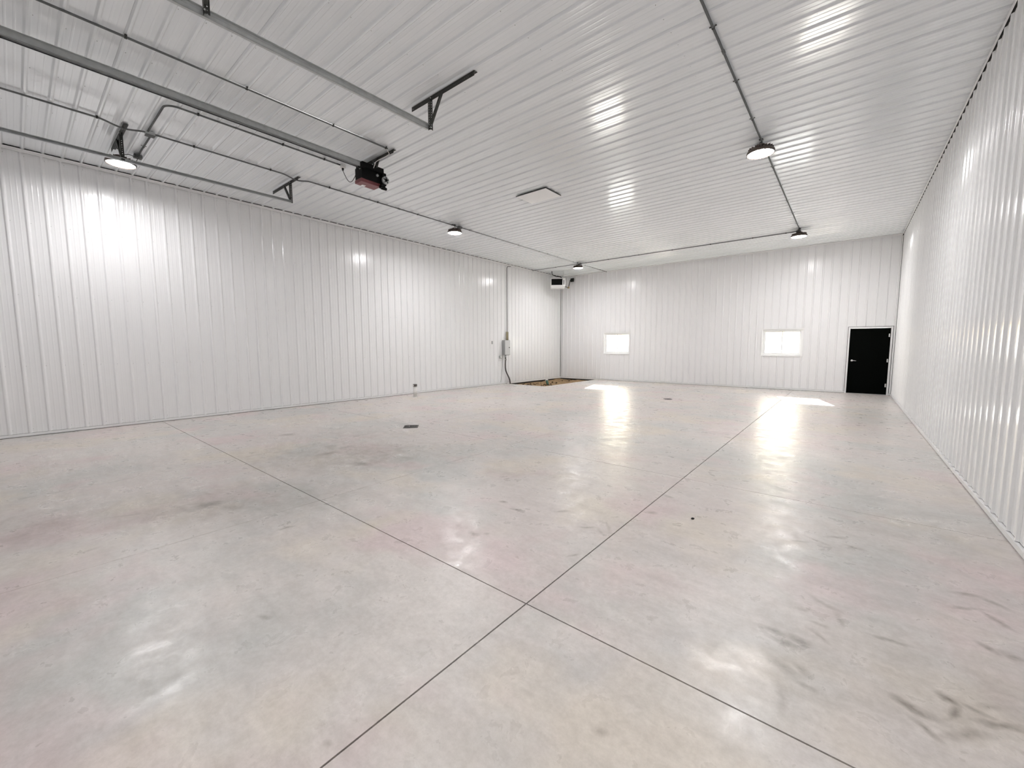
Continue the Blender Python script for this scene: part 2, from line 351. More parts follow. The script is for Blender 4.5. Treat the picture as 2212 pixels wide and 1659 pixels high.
def clad(parent, name, T, U0, U1, phase, t0, t1, m, holes=()):
    """cover U0..U1 with 36-inch sheets; rib centres at phase + k*P"""
    s = phase-.026
    while s > U0: s -= 4*P
    cache = None
    while s < U1-1e-6:
        lo, hi = max(s, U0), min(s+4*P, U1)
        hs = [h for h in holes if h[0] < hi and h[1] > lo]
        full = lo == s and hi == s+4*P and not hs
        if full:
            if cache is None: cache = (sheet_mesh(name, t0, t1, [], m, 0, None, None, T), T(0, 0, 0))
            o = bpy.data.objects.new(name, cache[0]); COL.objects.link(o); o.parent = parent
            o.location = Vector(T(s, 0, 0))-Vector(cache[1])
        else:
            me = sheet_mesh(name, t0, t1, hs, m, s, (lo, hi), None, T)
            if me: o = bpy.data.objects.new(name, me); COL.objects.link(o); o.parent = parent
        s += 4*P

# openings
WIN = [(-8.645, -7.415, 1.195, 2.135), (-2.440, -1.238, 1.190, 2.115)]
DOOR = (-.048, 1.010, 0, 2.125)
GD = (-8.86, -4.57, 0, 4.27)
def slab_with_openings(mb, x0, x1, z0, z1, y0, y1, holes):
    xs = sorted({x0, x1, *[h[0] for h in holes], *[h[1] for h in holes]})
    for a, b in zip(xs, xs[1:]):
        segs = [(z0, z1)]
        for h in holes:
            if h[0] < (a+b)/2 < h[1]:
                ns = []
                for p, q in segs:
                    if h[2] > p: ns.append((p, min(q, h[2])))
                    if h[3] < q: ns.append((max(p, h[3]), q))
                segs = ns
        for p, q in segs:
            if q-p > 1e-4: mb.box(a, b, y0, y1, p, q)
    return mb

# ------------------------------------------------------------------ room shell
EX = .14; G = .006
wl = struct(MB().box(XL-EX, XL-G, YN-EX, YF+EX, -.3, H+.1).build('wall_left', M['core']), 'white ribbed steel wall on the left')
wr = struct(MB().box(XR+G, XR+EX, YN-EX, YF+EX, -.3, H+.1).build('wall_right', M['core']), 'white ribbed steel wall on the right')
wb = struct(slab_with_openings(MB(), XL-G, XR+G, -.3, H+.1, YF+G, YF+EX, WIN+[DOOR]).build('wall_back', M['core']), 'white ribbed steel wall at the far end')
wf = struct(slab_with_openings(MB(), XL-G, XR+G, -.3, H+.1, YN-EX, YN-G, [GD]).build('wall_front', M['core']), 'white ribbed steel wall behind the camera')
ce = struct(MB().box(XL-G, XR+G, YN-G, YF+G, H+G, H+.1).build('ceiling', M['core']), 'white ribbed steel ceiling')
ZB = .056; ZT = H-.062
clad(wl, 'wall_panel', lambda u, t, d: Vector((XL+d, u, t)), YN+.03, YF-.052, .070, ZB, ZT, M['wall_x'])
clad(wr, 'wall_panel', lambda u, t, d: Vector((XR-d, u, t)), YN+.03, YF-.03, .180, ZB, H-.040, M['wall_x'])
e = .012
clad(wb, 'wall_panel', lambda u, t, d: Vector((u, YF-d, t)), XL+.03, XR-.05, .118, ZB, ZT, M['wall_y'], [(a-e, b+e, c-e, d+e) for a, b, c, d in WIN]+[(DOOR[0]-e, DOOR[1]+e, -1, DOOR[3]+e)])
clad(wf, 'wall_panel', lambda u, t, d: Vector((u, YN+d, t)), XL, XR, .05, ZB, ZT, M['wall_y'], [(GD[0]-e, GD[1]+e, -1, GD[3]+e)])
HATCH = (-5.90, -5.09, 7.31, 7.90)
clad(ce, 'ceiling_panel', lambda u, t, d: Vector((t, u, H-d)), YN+.03, YF-.035, .095, XL+.056, XR-.03, M['ceil'])
# screws
def screws(parent, T, U0, U1, phase, rows, m, holes=()):
    mb = MB(); k = math.ceil((U0-phase)/P)
    while phase+k*P < U1-.05:
        u = phase+k*P+.036
        for t in rows:
            if any(h[0] < u < h[1] and h[2] < t < h[3] for h in holes): continue
            c = [T(u+.0048*math.cos(a*PI/3), t+.0048*math.sin(a*PI/3), .001) for a in range(6)]+[T(u+.0036*math.cos(a*PI/3), t+.0036*math.sin(a*PI/3), .0052) for a in range(6)]
            mb.add(c, [(a, (a+1) % 6, 6+(a+1) % 6, 6+a) for a in range(6)]+[(6, 7, 8, 9, 10, 11)])
        k += 1
    o = mb.build('screws', m, parent); o['kind'] = 'stuff'; return o
screws(wl, lambda u, t, d: Vector((XL+d, u, t)), YN+.1, YF-.1, .070, (.12, 1.22, 2.44, 3.66, 4.76), M['grey'])
screws(wr, lambda u, t, d: Vector((XR-d, u, t)), YN+.1, YF-.1, .180, (.12, 1.22, 2.44, 3.66, 4.76), M['grey'])
screws(wb, lambda u, t, d: Vector((u, YF-d, t)), XL+.1, XR-.1, .118, (.12, 2.44, 3.66, 4.76), M['trim'], [DOOR])
screws(ce, lambda u, t, d: Vector((t, u, H-d)), YN, YF, .095, [-10.2+1.22*i for i in range(10)], M['grey'])

# trims: angle flashing resting on the ribs (gap over the pans), corner flashing, base flashing
def trim(name, boxes, label=None, m=None):
    mb = MB()
    for b in boxes: mb.box(*b)
    return struct(mb.build(name, m or M['trim']), label)
R = RIB+.001; th = .0015; lg = .046
trim('trim_1', [(XL+R, XL+R+th, YN+.03, YF-.03, H-R-lg, H-R), (XL+R, XL+R+lg, YN+.03, YF-.03, H-R-th, H-R)])
trim('trim_2', [(XR-R-th, XR-R, YN+.03, YF-.03, H-R-.013, H-R), (XR-R-.016, XR-R, YN+.03, YF-.03, H-R-th, H-R)])
trim('trim_3', [(XL+.03, XR-.03, YF-R-th, YF-R, H-R-lg, H-R), (XL+.03, XR-.03, YF-R-lg, YF-R, H-R-th, H-R)])
trim('trim_4', [(XL+.03, XR-.03, YN+R, YN+R+th, H-R-lg, H-R), (XL+.03, XR-.03, YN+R, YN+R+lg, H-R-th, H-R)])
trim('trim_5', [(XL+R, XL+R+lg*.6, YF-R-th, YF-R, .06, H-.07), (XL+R, XL+R+th, YF-R-lg*.6, YF-R, .06, H-.07)])
trim('trim_6', [(XR-R-.028, XR-R, YF-R-th, YF-R, .06, H-.07), (XR-R-th, XR-R, YF-R-.05, YF-R, .06, H-.07)])
bz0, bz1, bd = .009, .052, .026
trim('baseboard_left', [(XL, XL+bd, YN, 12.98, bz0, bz1), (XL, XL+bd, 12.98, YF, -.02, bz1)], 'white steel base flashing along the left wall')
trim('baseboard_right', [(XR-bd, XR, YN, YF, bz0, bz1)], 'white steel base flashing along the right wall')
trim('baseboard_back', [(XL+bd, -8.95, YF-bd, YF, -.02, bz1), (-8.95, DOOR[0]-.004, YF-bd, YF, bz0, bz1), (DOOR[1]+.004, XR-bd, YF-bd, YF, bz0, bz1)], 'white steel base flashing along the far wall')
trim('baseboard_front', [(XL+bd, GD[0]-.06, YN, YN+bd, bz0, bz1), (GD[1]+.06, XR-bd, YN, YN+bd, bz0, bz1)], 'white steel base flashing along the near wall')

# ------------------------------------------------------------------ floor: saw-cut slabs over a base
fl = struct(MB().box(XL-G, XR+G, YN-G, YF+G, -.30, -.12).build('floor', M['soil']), 'grey-pink trowelled concrete floor with saw-cut joints')
XB = [(XL, 0), (-6.46, .0040), (-4.03, .0040), (-1.413, .0085), (XR, 0)]     # (position, joint width)
YB = [(YN, 0), (1.845, .0085), (4.865, .0060), (7.93, .0035), (10.97, .0030), (14.02, .0030), (YF, 0)]
PIT = (-8.95, 12.86)
for i in range(4):
    for j in range(6):
        x0 = XB[i][0]+XB[i][1]/2; x1 = XB[i+1][0]-XB[i+1][1]/2; y0 = YB[j][0]+YB[j][1]/2; y1 = YB[j+1][0]-YB[j+1][1]/2
        poly = [(x0, y0), (x1, y0), (x1, y1), (x0, y1)]
        if i == 0 and j == 4: poly = [(x0, y0), (x1, y0), (x1, y1), (PIT[0], y1), (PIT[0], PIT[1]), (x0, PIT[1])]
        if i == 0 and j == 5: poly = [(PIT[0], y0), (x1, y0), (x1, y1), (PIT[0], y1)]
        MB().prism(poly, -.12, 0).build('slab', concrete((x0, x1, y0, y1)), fl)
# joint filler below the surface keeps the cuts shallow and dark
mb = MB()
for x, g in XB[1:-1]: mb.box(x-g/2-.001, x+g/2+.001, YN, YF, -.11, -.06 if g > .0045 else -.03)
for y, g in YB[1:-1]: mb.box(XL if y < 12 else PIT[0], XR, y-g/2-.001, y+g/2+.001, -.11, -.06 if g > .0045 else -.03)
mb.build('joint_bed', M['core'], fl)

# ------------------------------------------------------------------ outside
mb = MB(); nx = 24; ys = [YF+.2, 19, 21, 24, 28, 33, 40, 50, 64, 90]; hz = [-.25, -.25, -.22, -.1, .15, .5, 1.0, 1.7, 2.4, 3.0]
for yy, zz in zip(ys, hz):
    for k in range(nx+1): mb.v.append((-80+k*160/nx, yy, zz+.08*math.sin(k*1.7+yy)))
for r in range(len(ys)-1):
    for k in range(nx): a = r*(nx+1)+k; mb.f.append((a, a+1, a+nx+2, a+nx+1))
struct(mb.build('ground', M['gravel'], fix=False), 'pale ground outside the windows')

# ------------------------------------------------------------------ windows
for wi, (a, b, c, d) in enumerate(WIN):
    ro = bpy.data.objects.new('window_%d' % (wi+1), None); COL.objects.link(ro); ro.location = ((a+b)/2, YF, c); struct(ro, ['white vinyl slider window nearer the heater corner', 'white vinyl slider window beside the black door'][wi])
    W = b-a; h = d-c; hw = W/2; y0, y1 = -.002, EX
    mb = MB(); f = .022
    for q in ((-hw, hw, 0, f), (-hw, hw, h-f, h), (-hw, -hw+f, f, h-f), (hw-f, hw, f, h-f)): mb.box(q[0], q[1], -.004, y1, q[2], q[3])
    mb.build('window_jamb', M['vinyl'], ro)
    mb = MB(); e = .024
    for q in ((-hw-e, hw+e, -e, .004), (-hw-e, hw+e, h-.004, h+e), (-hw-e, -hw+.004, .004, h-.004), (hw-.004, hw+e, .004, h-.004)): mb.box(q[0], q[1], -.030, -.003, q[2], q[3])
    mb.build('window_trim', M['trim'], ro)
    mb = MB(); g = .045; o = f
    for q in ((-hw+o, hw-o, o, o+g), (-hw+o, hw-o, h-o-g, h-o), (-hw+o, -hw+o+g, o+g, h-o-g), (hw-o-g, hw-o, o+g, h-o-g)): mb.bbox(q[0], q[1], .05, .12, q[2], q[3])
    mb.build('window_frame', M['vinyl'], ro)
    for sgn, nm in ((-1, 0), (1, 1)):
        mb = MB(); xa, xb = (-hw+o+g, .02) if sgn < 0 else (-.02, hw-o-g); yy = .062 if sgn < 0 else .088; s_ = .035; za, zb = o+g, h-o-g
        for q in ((xa, xb, za, za+s_), (xa, xb, zb-s_, zb), (xa, xa+s_, za+s_, zb-s_), (xb-s_, xb, za+s_, zb-s_)): mb.bbox(q[0], q[1], yy, yy+.024, q[2], q[3])
        sa = mb.build('sash', M['vinyl'], ro)
        MB().box(xa+s_-.004, xb-s_+.004, yy+.010, yy+.014, za+s_-.004, zb-s_+.004).build('pane', M['glass'], sa)

# ------------------------------------------------------------------ black entry door
dr = bpy.data.objects.new('door_1', None); COL.objects.link(dr); dr.location = (DOOR[0], YF, 0); struct(dr, 'black steel entry door in a white frame')
W = DOOR[1]-DOOR[0]; fh = DOOR[3]
mb = MB()
mb.bbox(0, .045, -.028, EX, 0, fh, .003); mb.bbox(W-.045, W, -.028, EX, 0, fh, .003); mb.bbox(.045, W-.045, -.028, EX, fh-.045, fh, .003)
mb.box(.045, .060, .06, .10, 0, fh-.045); mb.box(W-.060, W-.045, .06, .10, 0, fh-.045)
mb.build('door_frame', M['trim'], dr)
leaf = MB().bbox(.047, W-.047, .012, .056, .012, fh-.048, .002).build('door_leaf', M['doorblack'], dr)
MB().bbox(.045, W-.045, -.01, EX, 0, .010, .002).build('threshold', M['galv'], dr)
mb = MB().lathe([(.001, -.006), (.033, -.006), (.033, 0), (.001, 0)], (.135, 0.008, 1.055), 1, 24)
mb.lathe([(.013, -.05), (.013, 0)], (.135, 0, 1.055), 1, 14)
mb.tube([(.135, -.046, 1.055), (.165, -.050, 1.054), (.205, -.050, 1.052), (.245, -.048, 1.050)], [.012, .0115, .010, .009], 10)
mb.build('door_handle', M['chrome'], leaf, True)
for z in (1.85, 1.07, .30):
    MB().tube([(W-.075, .004, z-.055), (W-.075, .004, z+.055)], .0085, 10).box(W-.092, W-.060, .006, .0125, z-.05, z+.05).build('hinge', M['chrome'], leaf)

# ------------------------------------------------------------------ garage door in the near wall (behind the camera)
gr = bpy.data.objects.new('door_2', None); COL.objects.link(gr); gr.location = (GD[0], YN, 0); struct(gr, 'white sectional garage door behind the camera')
gw = GD[1]-GD[0]
for k in range(7):
    mb = MB(); z = .01+k*.609; mb.bbox(0, gw, -.06, -.012, z, z+.601, .006)
    for q in range(3): mb.box(.05, gw-.05, -.012, -.009, z+.12+q*.16, z+.15+q*.16)
    mb.build('door_section', M['vinyl'], gr)

# ------------------------------------------------------------------ conduits
ZC = H-RIB-.0125
def strap(parent, x, y, along, z=ZC, r=.0125):
    """one-hole strap: saddle over the pipe with two ears on the rib"""
    mb = MB(); n = 8; hw = .011; pts = [(-.036, r), (-.018, r)]+[(-(r+.003)*math.cos(PI*i/n), -(r+.003)*math.sin(PI*i/n)) for i in range(n+1)]+[(.018, r), (.036, r)]
    v = []; f = []
    for i, (a, dz) in enumerate(pts):
        for t in (-hw, hw):
            for off in (0, .0025):
                v.append(((t, a, dz-off) if along == 'x' else (a, t, dz-off)))
    for i in range(len(pts)-1):
        b = i*4; c = b+4
        f += [(b, b+2, c+2, c), (b+1, c+1, c+3, b+3), (b, c, c+1, b+1), (b+2, b+3, c+3, c+2)]
    f += [(0, 1, 3, 2), (len(v)-4, len(v)-2, len(v)-1, len(v)-3)]
    mb.add(v, f); o = mb.build('strap', M['darksteel'], parent); o.location = (x, y, z); return o
def run(label, pts, straps=(), r=.0125, m='conduit', couplings=()):
    t = thing('conduit_run', label, 'conduit', (0, 0, 0))
    mb = MB().tube(pts, r, 12); mb.build('pipe', M[m], t, True)
    for c in couplings: MB().tube(c, r*1.35, 12).build('coupling', M[m], t, True)
    proto = {}
    for x, y, al in straps:
        if al not in proto: proto[al] = strap(t, x, y, al)
        else:
            o = proto[al].copy(); COL.objects.link(o); o.parent = t; o.location = (x, y, ZC)
    return t
def dipped(x, y0, y1, dips=(), dz=.045, wd=.28):
    pts = [(x, y0, ZC)]
    for d in dips:
        for k in range(-6, 7):
            s = k/6; pts.append((x, d+s*wd, ZC-dz*(1+math.cos(PI*s))/2))
    pts.append((x, y1, ZC)); return pts
CX = -8.565
run('long thin steel conduit running the whole length of the ceiling near the left wall',
    dipped(CX, YN+.03, 8.02, (1.27, 3.76))+[(CX, YF-.02, ZC)],
    [(CX, y, 'y') for y in (.995, 2.127, 3.29, 4.416, 5.546, 6.676, 7.83, 8.49, 9.61, 10.74, 11.9, 13.07, 14.2, 15.13, 15.78, 16.45)],
    couplings=[[(CX, 6.1, ZC), (CX, 6.16, ZC)], [(CX, 12.4, ZC), (CX, 12.46, ZC)]])
RX = -1.285
run('long thin steel conduit along the right side of the ceiling', [(RX, YN+.03, ZC), (RX, 14.66, ZC)],
    [(RX, y, 'y') for y in (1.0, 2.6, 3.74, 4.87, 6.0, 7.11, 9.2, 10.35, 11.5, 12.65, 13.8)],
    couplings=[[(RX, 5.3, ZC), (RX, 5.36, ZC)]])
run('thin steel conduit crossing the ceiling at the far end between the two farthest lights', [(XL+.03, 14.72, ZC), (RX, 14.72, ZC)],
    [(x, 14.72, 'x') for x in (-9.72, -8.28, -7.32, -6.11, -4.92, -3.69, -2.49, -1.63)])
UX = -6.165
run('thin steel conduit on the ceiling between the opener rail and the right door track', [(UX, YN+.03, ZC), (UX, 4.22, ZC)],
    [(UX, y, 'y') for y in (.995, 2.136, 3.277, 4.18)])
MXc = -7.365
mid = [(CX+.07, 1.545, ZC), (MXc-.15, 1.545, ZC)]+[tuple(p) for p in arc((MXc-.15, 1.695, ZC), .15, -PI/2, 0, 6)]+[(MXc, 4.02, ZC)]
run('thin bent steel conduit from the ceiling junction box to the outlet beside the opener', mid, [(MXc, y, 'y') for y in (1.906, 3.037, 3.725)])
run('short steel conduit from the ceiling junction box to the light nearest the left wall', [(CX-.07, 1.60, ZC), (-9.66, 1.60, ZC)], [(-9.20, 1.60, 'x')])
# junction box on the left conduit
jb = thing('junction_box', 'small grey metal junction box on the ceiling where the left conduit branches', 'junction box', (CX, 1.575, H-RIB))
MB().bbox(-.055, .055, -.055, .055, -.050, 0, .004).build('box_body', M['galv'], jb)
MB().bbox(-.058, .058, -.058, .058, -.054, -.050, .001).build('cover', M['conduit'], jb)
# outlet beside the opener with its cord
ob = thing('ceiling_outlet', 'round pale outlet box with a black cord beside the garage door opener', 'outlet', (MXc, 4.07, H-RIB))
MB().lathe([(.03, 0), (.052, 0), (.052, -.045), (.040, -.052), (.02, -.052)], n=24).build('box_body', M['whitem'], ob, True)
MB().lathe([(.016, -.052), (.020, -.055), (.018, -.085), (.008, -.10)], n=14).build('plug', M['rubber'], ob, True)
pts = []
for i in range(17):
    s = i/16; pts.append((.0+.43*s, .0+.04*s, -.095-.20*math.sin(PI*min(1, s*1.02))-.10*s))
MB().tube(pts, .0055, 8).build('power_cord', M['rubber'], ob, True)

# ------------------------------------------------------------------ perforated angle hangers
def perf_strip(mb, L, w, th=.0025, pitch=.032, hole=.010, wide=.010):
    """flat bar along +x (0..L), width +y (0..w), thickness z, with a row of square holes"""
    n = int(L/pitch); h0 = w/2-wide/2; h1 = w/2+wide/2
    mb.box(0, L, 0, h0, 0, th); mb.box(0, L, h1, w, 0, th)
    x = 0; g = (pitch-hole)
    for k in range(n+1):
        a = x; b = min(L, x+g)
        mb.box(a, b, h0, h1, 0, th); x += pitch
        if x > L: break
def angle_mesh(L, w=.040, plain=False):
    mb = MB()
    if plain: mb.box(0, L, 0, w, 0, .003)
    else: perf_strip(mb, L, w)
    i0 = len(mb.v)
    if plain: mb.box(0, L, 0, .003, -w, 0)
    else:
        perf_strip(mb, L, w); mb.xf(Matrix.Rotation(-PI/2, 4, 'X'), i0)
    return mb
def bar(parent, name, p, q, roll=0, plain=False, w=.040, m='darksteel'):
    p = Vector(p); q = Vector(q); L = (q-p).length; mb = angle_mesh(L, w, plain)
    o = mb.build(name, M[m], parent, fix=False)
    x = (q-p).normalized(); y = Vector((0, 1, 0)); 
    z = x.cross(y).normalized(); y = z.cross(x)
    o.matrix_local = Matrix.Translation(p) @ Matrix((x, y, z)).transposed().to_4x4() @ Matrix.Rotation(roll, 4, 'X')
    return o
def hanger(label, x, y, side):
    """x = centre of the ceiling bar, the leg hangs at leg x; side=+1 brace leans to +x"""
    t = thing('track_hanger', label, 'bracket', (x, y, H-RIB), 0, 'dark perforated steel hangers of the garage door tracks')
    bar(t, 'ceiling_bar', (-.61, 0, -.003), (.61, 0, -.003), w=.058)
    lx = -.21 if side > 0 else .25
    bar(t, 'leg', (lx, -.008, -.01), (lx, -.008, -.422), w=.042)
    if side > 0: bar(t, 'brace', (lx+.245, -.014, -.035), (lx+.02, -.014, -.36), plain=True, w=.028)
    else: bar(t, 'brace', (lx-.265, -.014, -.035), (lx-.02, -.014, -.345), plain=True, w=.032)
    for bx, bz in ((lx+.015, -.03), (lx+.015, -.40)): MB().lathe([(.008, -.012), (.008, 0)], (bx, -.004, bz), 1, 6).build('bolt', M['galv'], t)
    return t
hanger('dark perforated angle hanger at the far end of the right garage door track', -4.285, 3.76, 1)
hanger('dark hanger of the right garage door track, cut by the top of the picture', -4.285, 1.27, 1)
hanger('dark perforated angle hanger at the far end of the left garage door track', -9.115, 3.76, -1)
hanger('dark perforated angle hanger above the light nearest the left wall', -9.125, 1.27, -1)

# ------------------------------------------------------------------ tracks
def track(label, x, side, z0, z1):
    t = thing('garage_door_track', label, 'track', (x, 0, 0))
    ya, yb = YN+.42, 3.76; sl = (z1-z0)/(yb-ya)
    def prof(name, P_, m):
        mb = MB()
        for a, b, c, d in P_:
            v = [(xx, yy, zz+z0+sl*(yy-ya)) for xx in (a, b) for yy in (ya, yb) for zz in (c, d)]
            mb.add(v, [(0, 1, 3, 2), (4, 6, 7, 5), (0, 4, 5, 1), (2, 3, 7, 6), (0, 2, 6, 4), (1, 5, 7, 3)])
        return mb.build(name, m, t)
    s = side
    prof('rail', [tuple(sorted((0, .002*s)))+(0, .050), tuple(sorted((0, .030*s)))+(.048, .050), tuple(sorted((0, .034*s)))+(0, .002), tuple(sorted((.028*s, .030*s)))+(.040, .050), tuple(sorted((.032*s, .034*s)))+(0, .010)], M['galv'])
    prof('stiffener', [tuple(sorted((-.002*s, -.026*s)))+(.058, .060), tuple(sorted((-.002*s, 0)))+(.034, .060)], M['galv'])
    # curved piece turning down to the door
    mb = MB(); Rr = .38; n = 14
    prev = None; v = []; f = []
    for k in range(n+1):
        a = PI/2*k/n; cy = ya-Rr*math.sin(a); cz = z0-Rr*(1-math.cos(a))
        ny, nz = -math.sin(a)*1., math.cos(a)
        for ox, oo in ((0, 0), (0, .066), (.034*s, .066), (.034*s, 0)):
            v.append((ox, cy+ny*oo*-0+(-math.sin(a))*oo, cz+math.cos(a)*oo))
    for k in range(n):
        for q in ((0, 1), (1, 2), (3, 0)): a = k*4; f.append((a+q[0], a+q[1], a+4+q[1], a+4+q[0]))
    mb.add(v, f); mb.build('curved_track', M['galv'], t, fix=False)
    MB().box(min(0, .034*s), max(0, .034*s), ya-Rr-.066, ya-Rr-.064+.002, .02, z0-Rr).box(min(0, .002*s), max(0, .002*s), ya-Rr-.064, ya-Rr, .02, z0-Rr).build('vertical_track', M['galv'], t)
    return t
track('galvanised garage door track under the ceiling at the right of the opener rail', -4.535, -1, 4.415, 4.452)
track('galvanised garage door track under the ceiling nearest the left wall', -8.875, 1, 4.395, 4.434)

# ------------------------------------------------------------------ opener rail and opener
rl = thing('opener_rail', 'thick galvanised opener rail running from the near wall to the black motor unit', 'rail', (-6.72, 0, 0))
ya, yb = YN+.05, 4.012
for s, nm in ((-1, 'rail_side'), (1, 'rail_side')):
    mb = MB(); x0 = s*.040
    mb.box(min(x0, x0-s*.003), max(x0, x0-s*.003), ya, yb, 4.640, 4.712); mb.box(min(x0, x0+s*.030), max(x0, x0+s*.030), ya, yb, 4.709, 4.712); mb.box(min(x0, x0-s*.018), max(x0, x0-s*.018), ya, yb, 4.640, 4.643)
    mb.build(nm, M['galv'], rl)
for k in range(6): MB().box(-.037, .037, ya+.35+k*.88, ya+.39+k*.88, 4.700, 4.706).build('spacer', M['galv'], rl)
MB().tube([(0, ya, 4.626), (0, yb, 4.626)], .006, 8).build('chain', M['rubber'], rl)
MB().tube([(0, ya, 4.672), (0, yb, 4.672)], .006, 8).build('chain', M['rubber'], rl)
MB().bbox(-.035, .035, .9-1.9, .98-1.9, 4.60, 4.70).build('trolley', M['galv'], rl)
MB().box(-.10, .10, ya-.075, ya, 4.60, 4.76).build('wall_bracket', M['darksteel'], rl)

op = thing('door_opener', 'black garage door motor unit hanging from the ceiling with a dull red underside', 'opener', (-6.72, 4.05, 4.42))
MB().bbox(-.20, .02, .0, .38, .055, .23, .006).build('motor_housing', M['black'], op)
MB().bbox(-.115, .085, -.03, .40, .21, .30, .006).build('chassis', M['black'], op)
MB().bbox(-.215, .0, .0, .38, -.004, .055, .004).build('bottom_cover', M['red'], op, label='dull red bottom cover')
MB().bbox(-.10, .072, .37, .455, .02, .235, .006).build('end_housing', M['black'], op)
MB().bbox(-.205, -.14, .10, .17, -.006, -.003, .001).build('nameplate', M['whitem'], op)
o = MB().lathe([(.012, -.022), (.062, -.022), (.068, -.014), (.062, -.008), (.062, .008), (.068, .014), (.062, .022), (.012, .022)], n=28, ax=0).build('pulley', M['galv'], op, True, label='grey pulley wheel')
o.location = (.085, .425, .105)
h_ = MB().lathe([(.005, -.05), (.022, -.045), (.022, .040), (.005, .040)], n=14, ax=0).build('pulley_hub', M['black'], o, True)
for a in range(5): MB().bbox(.022, .027, -.008, .008, .018, .054, .001).xf(Matrix.Rotation(a*2*PI/5, 4, 'X')).build('spoke', M['black'], o)
MB().lathe([(.01, 0), (.026, 0), (.026, .10), (.01, .10)], (.05, .36, -.03), 1, 16).build('capacitor', M['black'], op, True)
MB().bbox(.02, .10, .33, .41, -.04, .01, .006).build('limit_switch_box', M['black'], op)
MB().lathe([(.006, -.012), (.020, -.010), (.020, .0), (.006, .0)], (-.035, .0, .22), 1, 14).build('shaft_end', M['galv'], op, True)
MB().lathe([(.006, 0), (.024, 0), (.024, .02), (.006, .02)], (.02, .30, .17), 0, 16).build('shaft_collar', M['galv'], op, True)
MB().tube([(-.02, .38, .0), (.02, .44, -.03), (.05, .45, -.02), (.07, .42, .0)], .008, 8).build('motor_lead', M['rubber'], op, True)
# its hanging bar (dark angle) with legs
hb = thing('opener_hanger', 'dark angle bar with legs holding the motor unit to the ceiling', 'bracket', (-6.72, 4.30, H-RIB))
bar(hb, 'ceiling_bar', (-.62, 0, -.003), (.60, 0, -.003), w=.056)
for lx in (-.085, .095): bar(hb, 'leg', (lx, -.008, -.008), (lx, -.008, -.165), w=.030, plain=True)
bar(hb, 'brace', (-.05, -.012, -.02), (.10, -.012, -.165), w=.02, plain=True)
bar(hb, 'brace', (.20, -.012, -.03), (.115, -.012, -.165), w=.016, plain=True)
wc = MB().tube([(UX, 4.20, ZC-.01), (UX-.03, 4.27, ZC-.06), (UX-.14, 4.262, ZC-.075), (UX-.30, 4.262, ZC-.07), (UX-.42, 4.26, ZC-.08), (UX-.46, 4.255, ZC-.13), (UX-.47, 4.24, ZC-.18)], .0055, 8)
tag(wc.build('control_cable', M['pvc'], None, True), 'thin white cable looping along the dark bar above the motor unit', 'cable')

# ------------------------------------------------------------------ round high-bay lights
GL = 'round LED high bay lights on the ceiling'
def light(label, x, y, bx, by, drop=0, lens='lens'):
    t = thing('high_bay_light', label, 'light', (x, y, H-RIB), 0, GL)
    z = -.222-drop
    MB().lathe([(.16, z+.052), (.185, z+.046), (.197, z+.030), (.199, z+.008), (.197, z-.010), (.188, z-.011), (.186, z+.004), (.10, z+.010)], n=40).build('housing', M['housing'], t, True)
    MB().lathe([(.05, z+.010), (.184, z+.006), (.182, z+.002), (.12, z-.004), (.05, z-.005)], n=40).build('lens', M[lens], t, True)
    mb = MB()
    for k in range(20):
        i0 = len(mb.v); mb.box(.085, .178, -.002, .002, z+.048, z+.085); mb.xf(Matrix.Rotation(k*2*PI/20, 4, 'Z'), i0)
    mb.build('cooling_fins', M['housing'], t)
    MB().lathe([(.05, z+.05), (.082, z+.052), (.085, z+.10), (.075, z+.125), (.03, z+.13)], n=28).build('driver', M['housing'], t, True)
    MB().tube([(0, 0, z+.125)]+[tuple(p) for p in arc((0, 0, z+.16), .02, -PI/2, PI*1.1, 12, (1, 0, 0), (0, 0, 1))], .005, 8).tube([(0, 0, z+.17), (0, 0, -.012)], .004, 8).build('hook', M['darksteel'], t, True)
    MB().bbox(-.03, .03, -.03, .03, -.016, 0, .003).build('hook_plate', M['darksteel'], t)
    dx, dy = bx-x, by-y
    b = MB().bbox(dx-.055, dx+.055, dy-.055, dy+.055, -.052, 0, .004).build('mounting_box', M['conduit'], t)
    for s in (-1, 1):
        pts = [(dx+s*.03, dy, -.045), (dx+s*.09, dy-.02, -.085), (s*.13, dy*.4, -.105), (s*.115, .03, -.13), (s*.06, .01, z+.12)]
        sm = []
        for i in range(len(pts)-1):
            p0 = Vector(pts[max(0, i-1)]); p1 = Vector(pts[i]); p2 = Vector(pts[i+1]); p3 = Vector(pts[min(len(pts)-1, i+2)])
            for k in range(5):
                s_ = k/5; sm.append(.5*((2*p1)+(p2-p0)*s_+(2*p0-5*p1+4*p2-p3)*s_**2+(3*p1-p0-3*p2+p3)*s_**3))
        sm.append(Vector(pts[-1])); MB().tube(sm, .0055, 8).build('cord', M['rubber'], t, True)
    return t
L0 = light('round lit ceiling light nearest the left wall, hanging below the left garage door track', -9.62, 1.36, -9.72, 1.60, .03, 'lens_dim')
proto = light('round lit ceiling light on the left conduit, above the middle of the left wall', CX+.04, 7.90, CX, 8.12)
for lab, x, y in (('round lit ceiling light in the far left corner beside the white heater', CX+.04, 14.50),
                  ('largest round lit ceiling light on the right conduit', RX+.0, 7.90),
                  ('round lit ceiling light at the end of the right conduit, above the far window', RX+.0, 14.46),
                  ('round lit ceiling light above the camera, outside the picture', RX+.0, 1.36)):
    c = copy_tree(proto); c.location = (x, y, H-RIB); c['label'] = lab

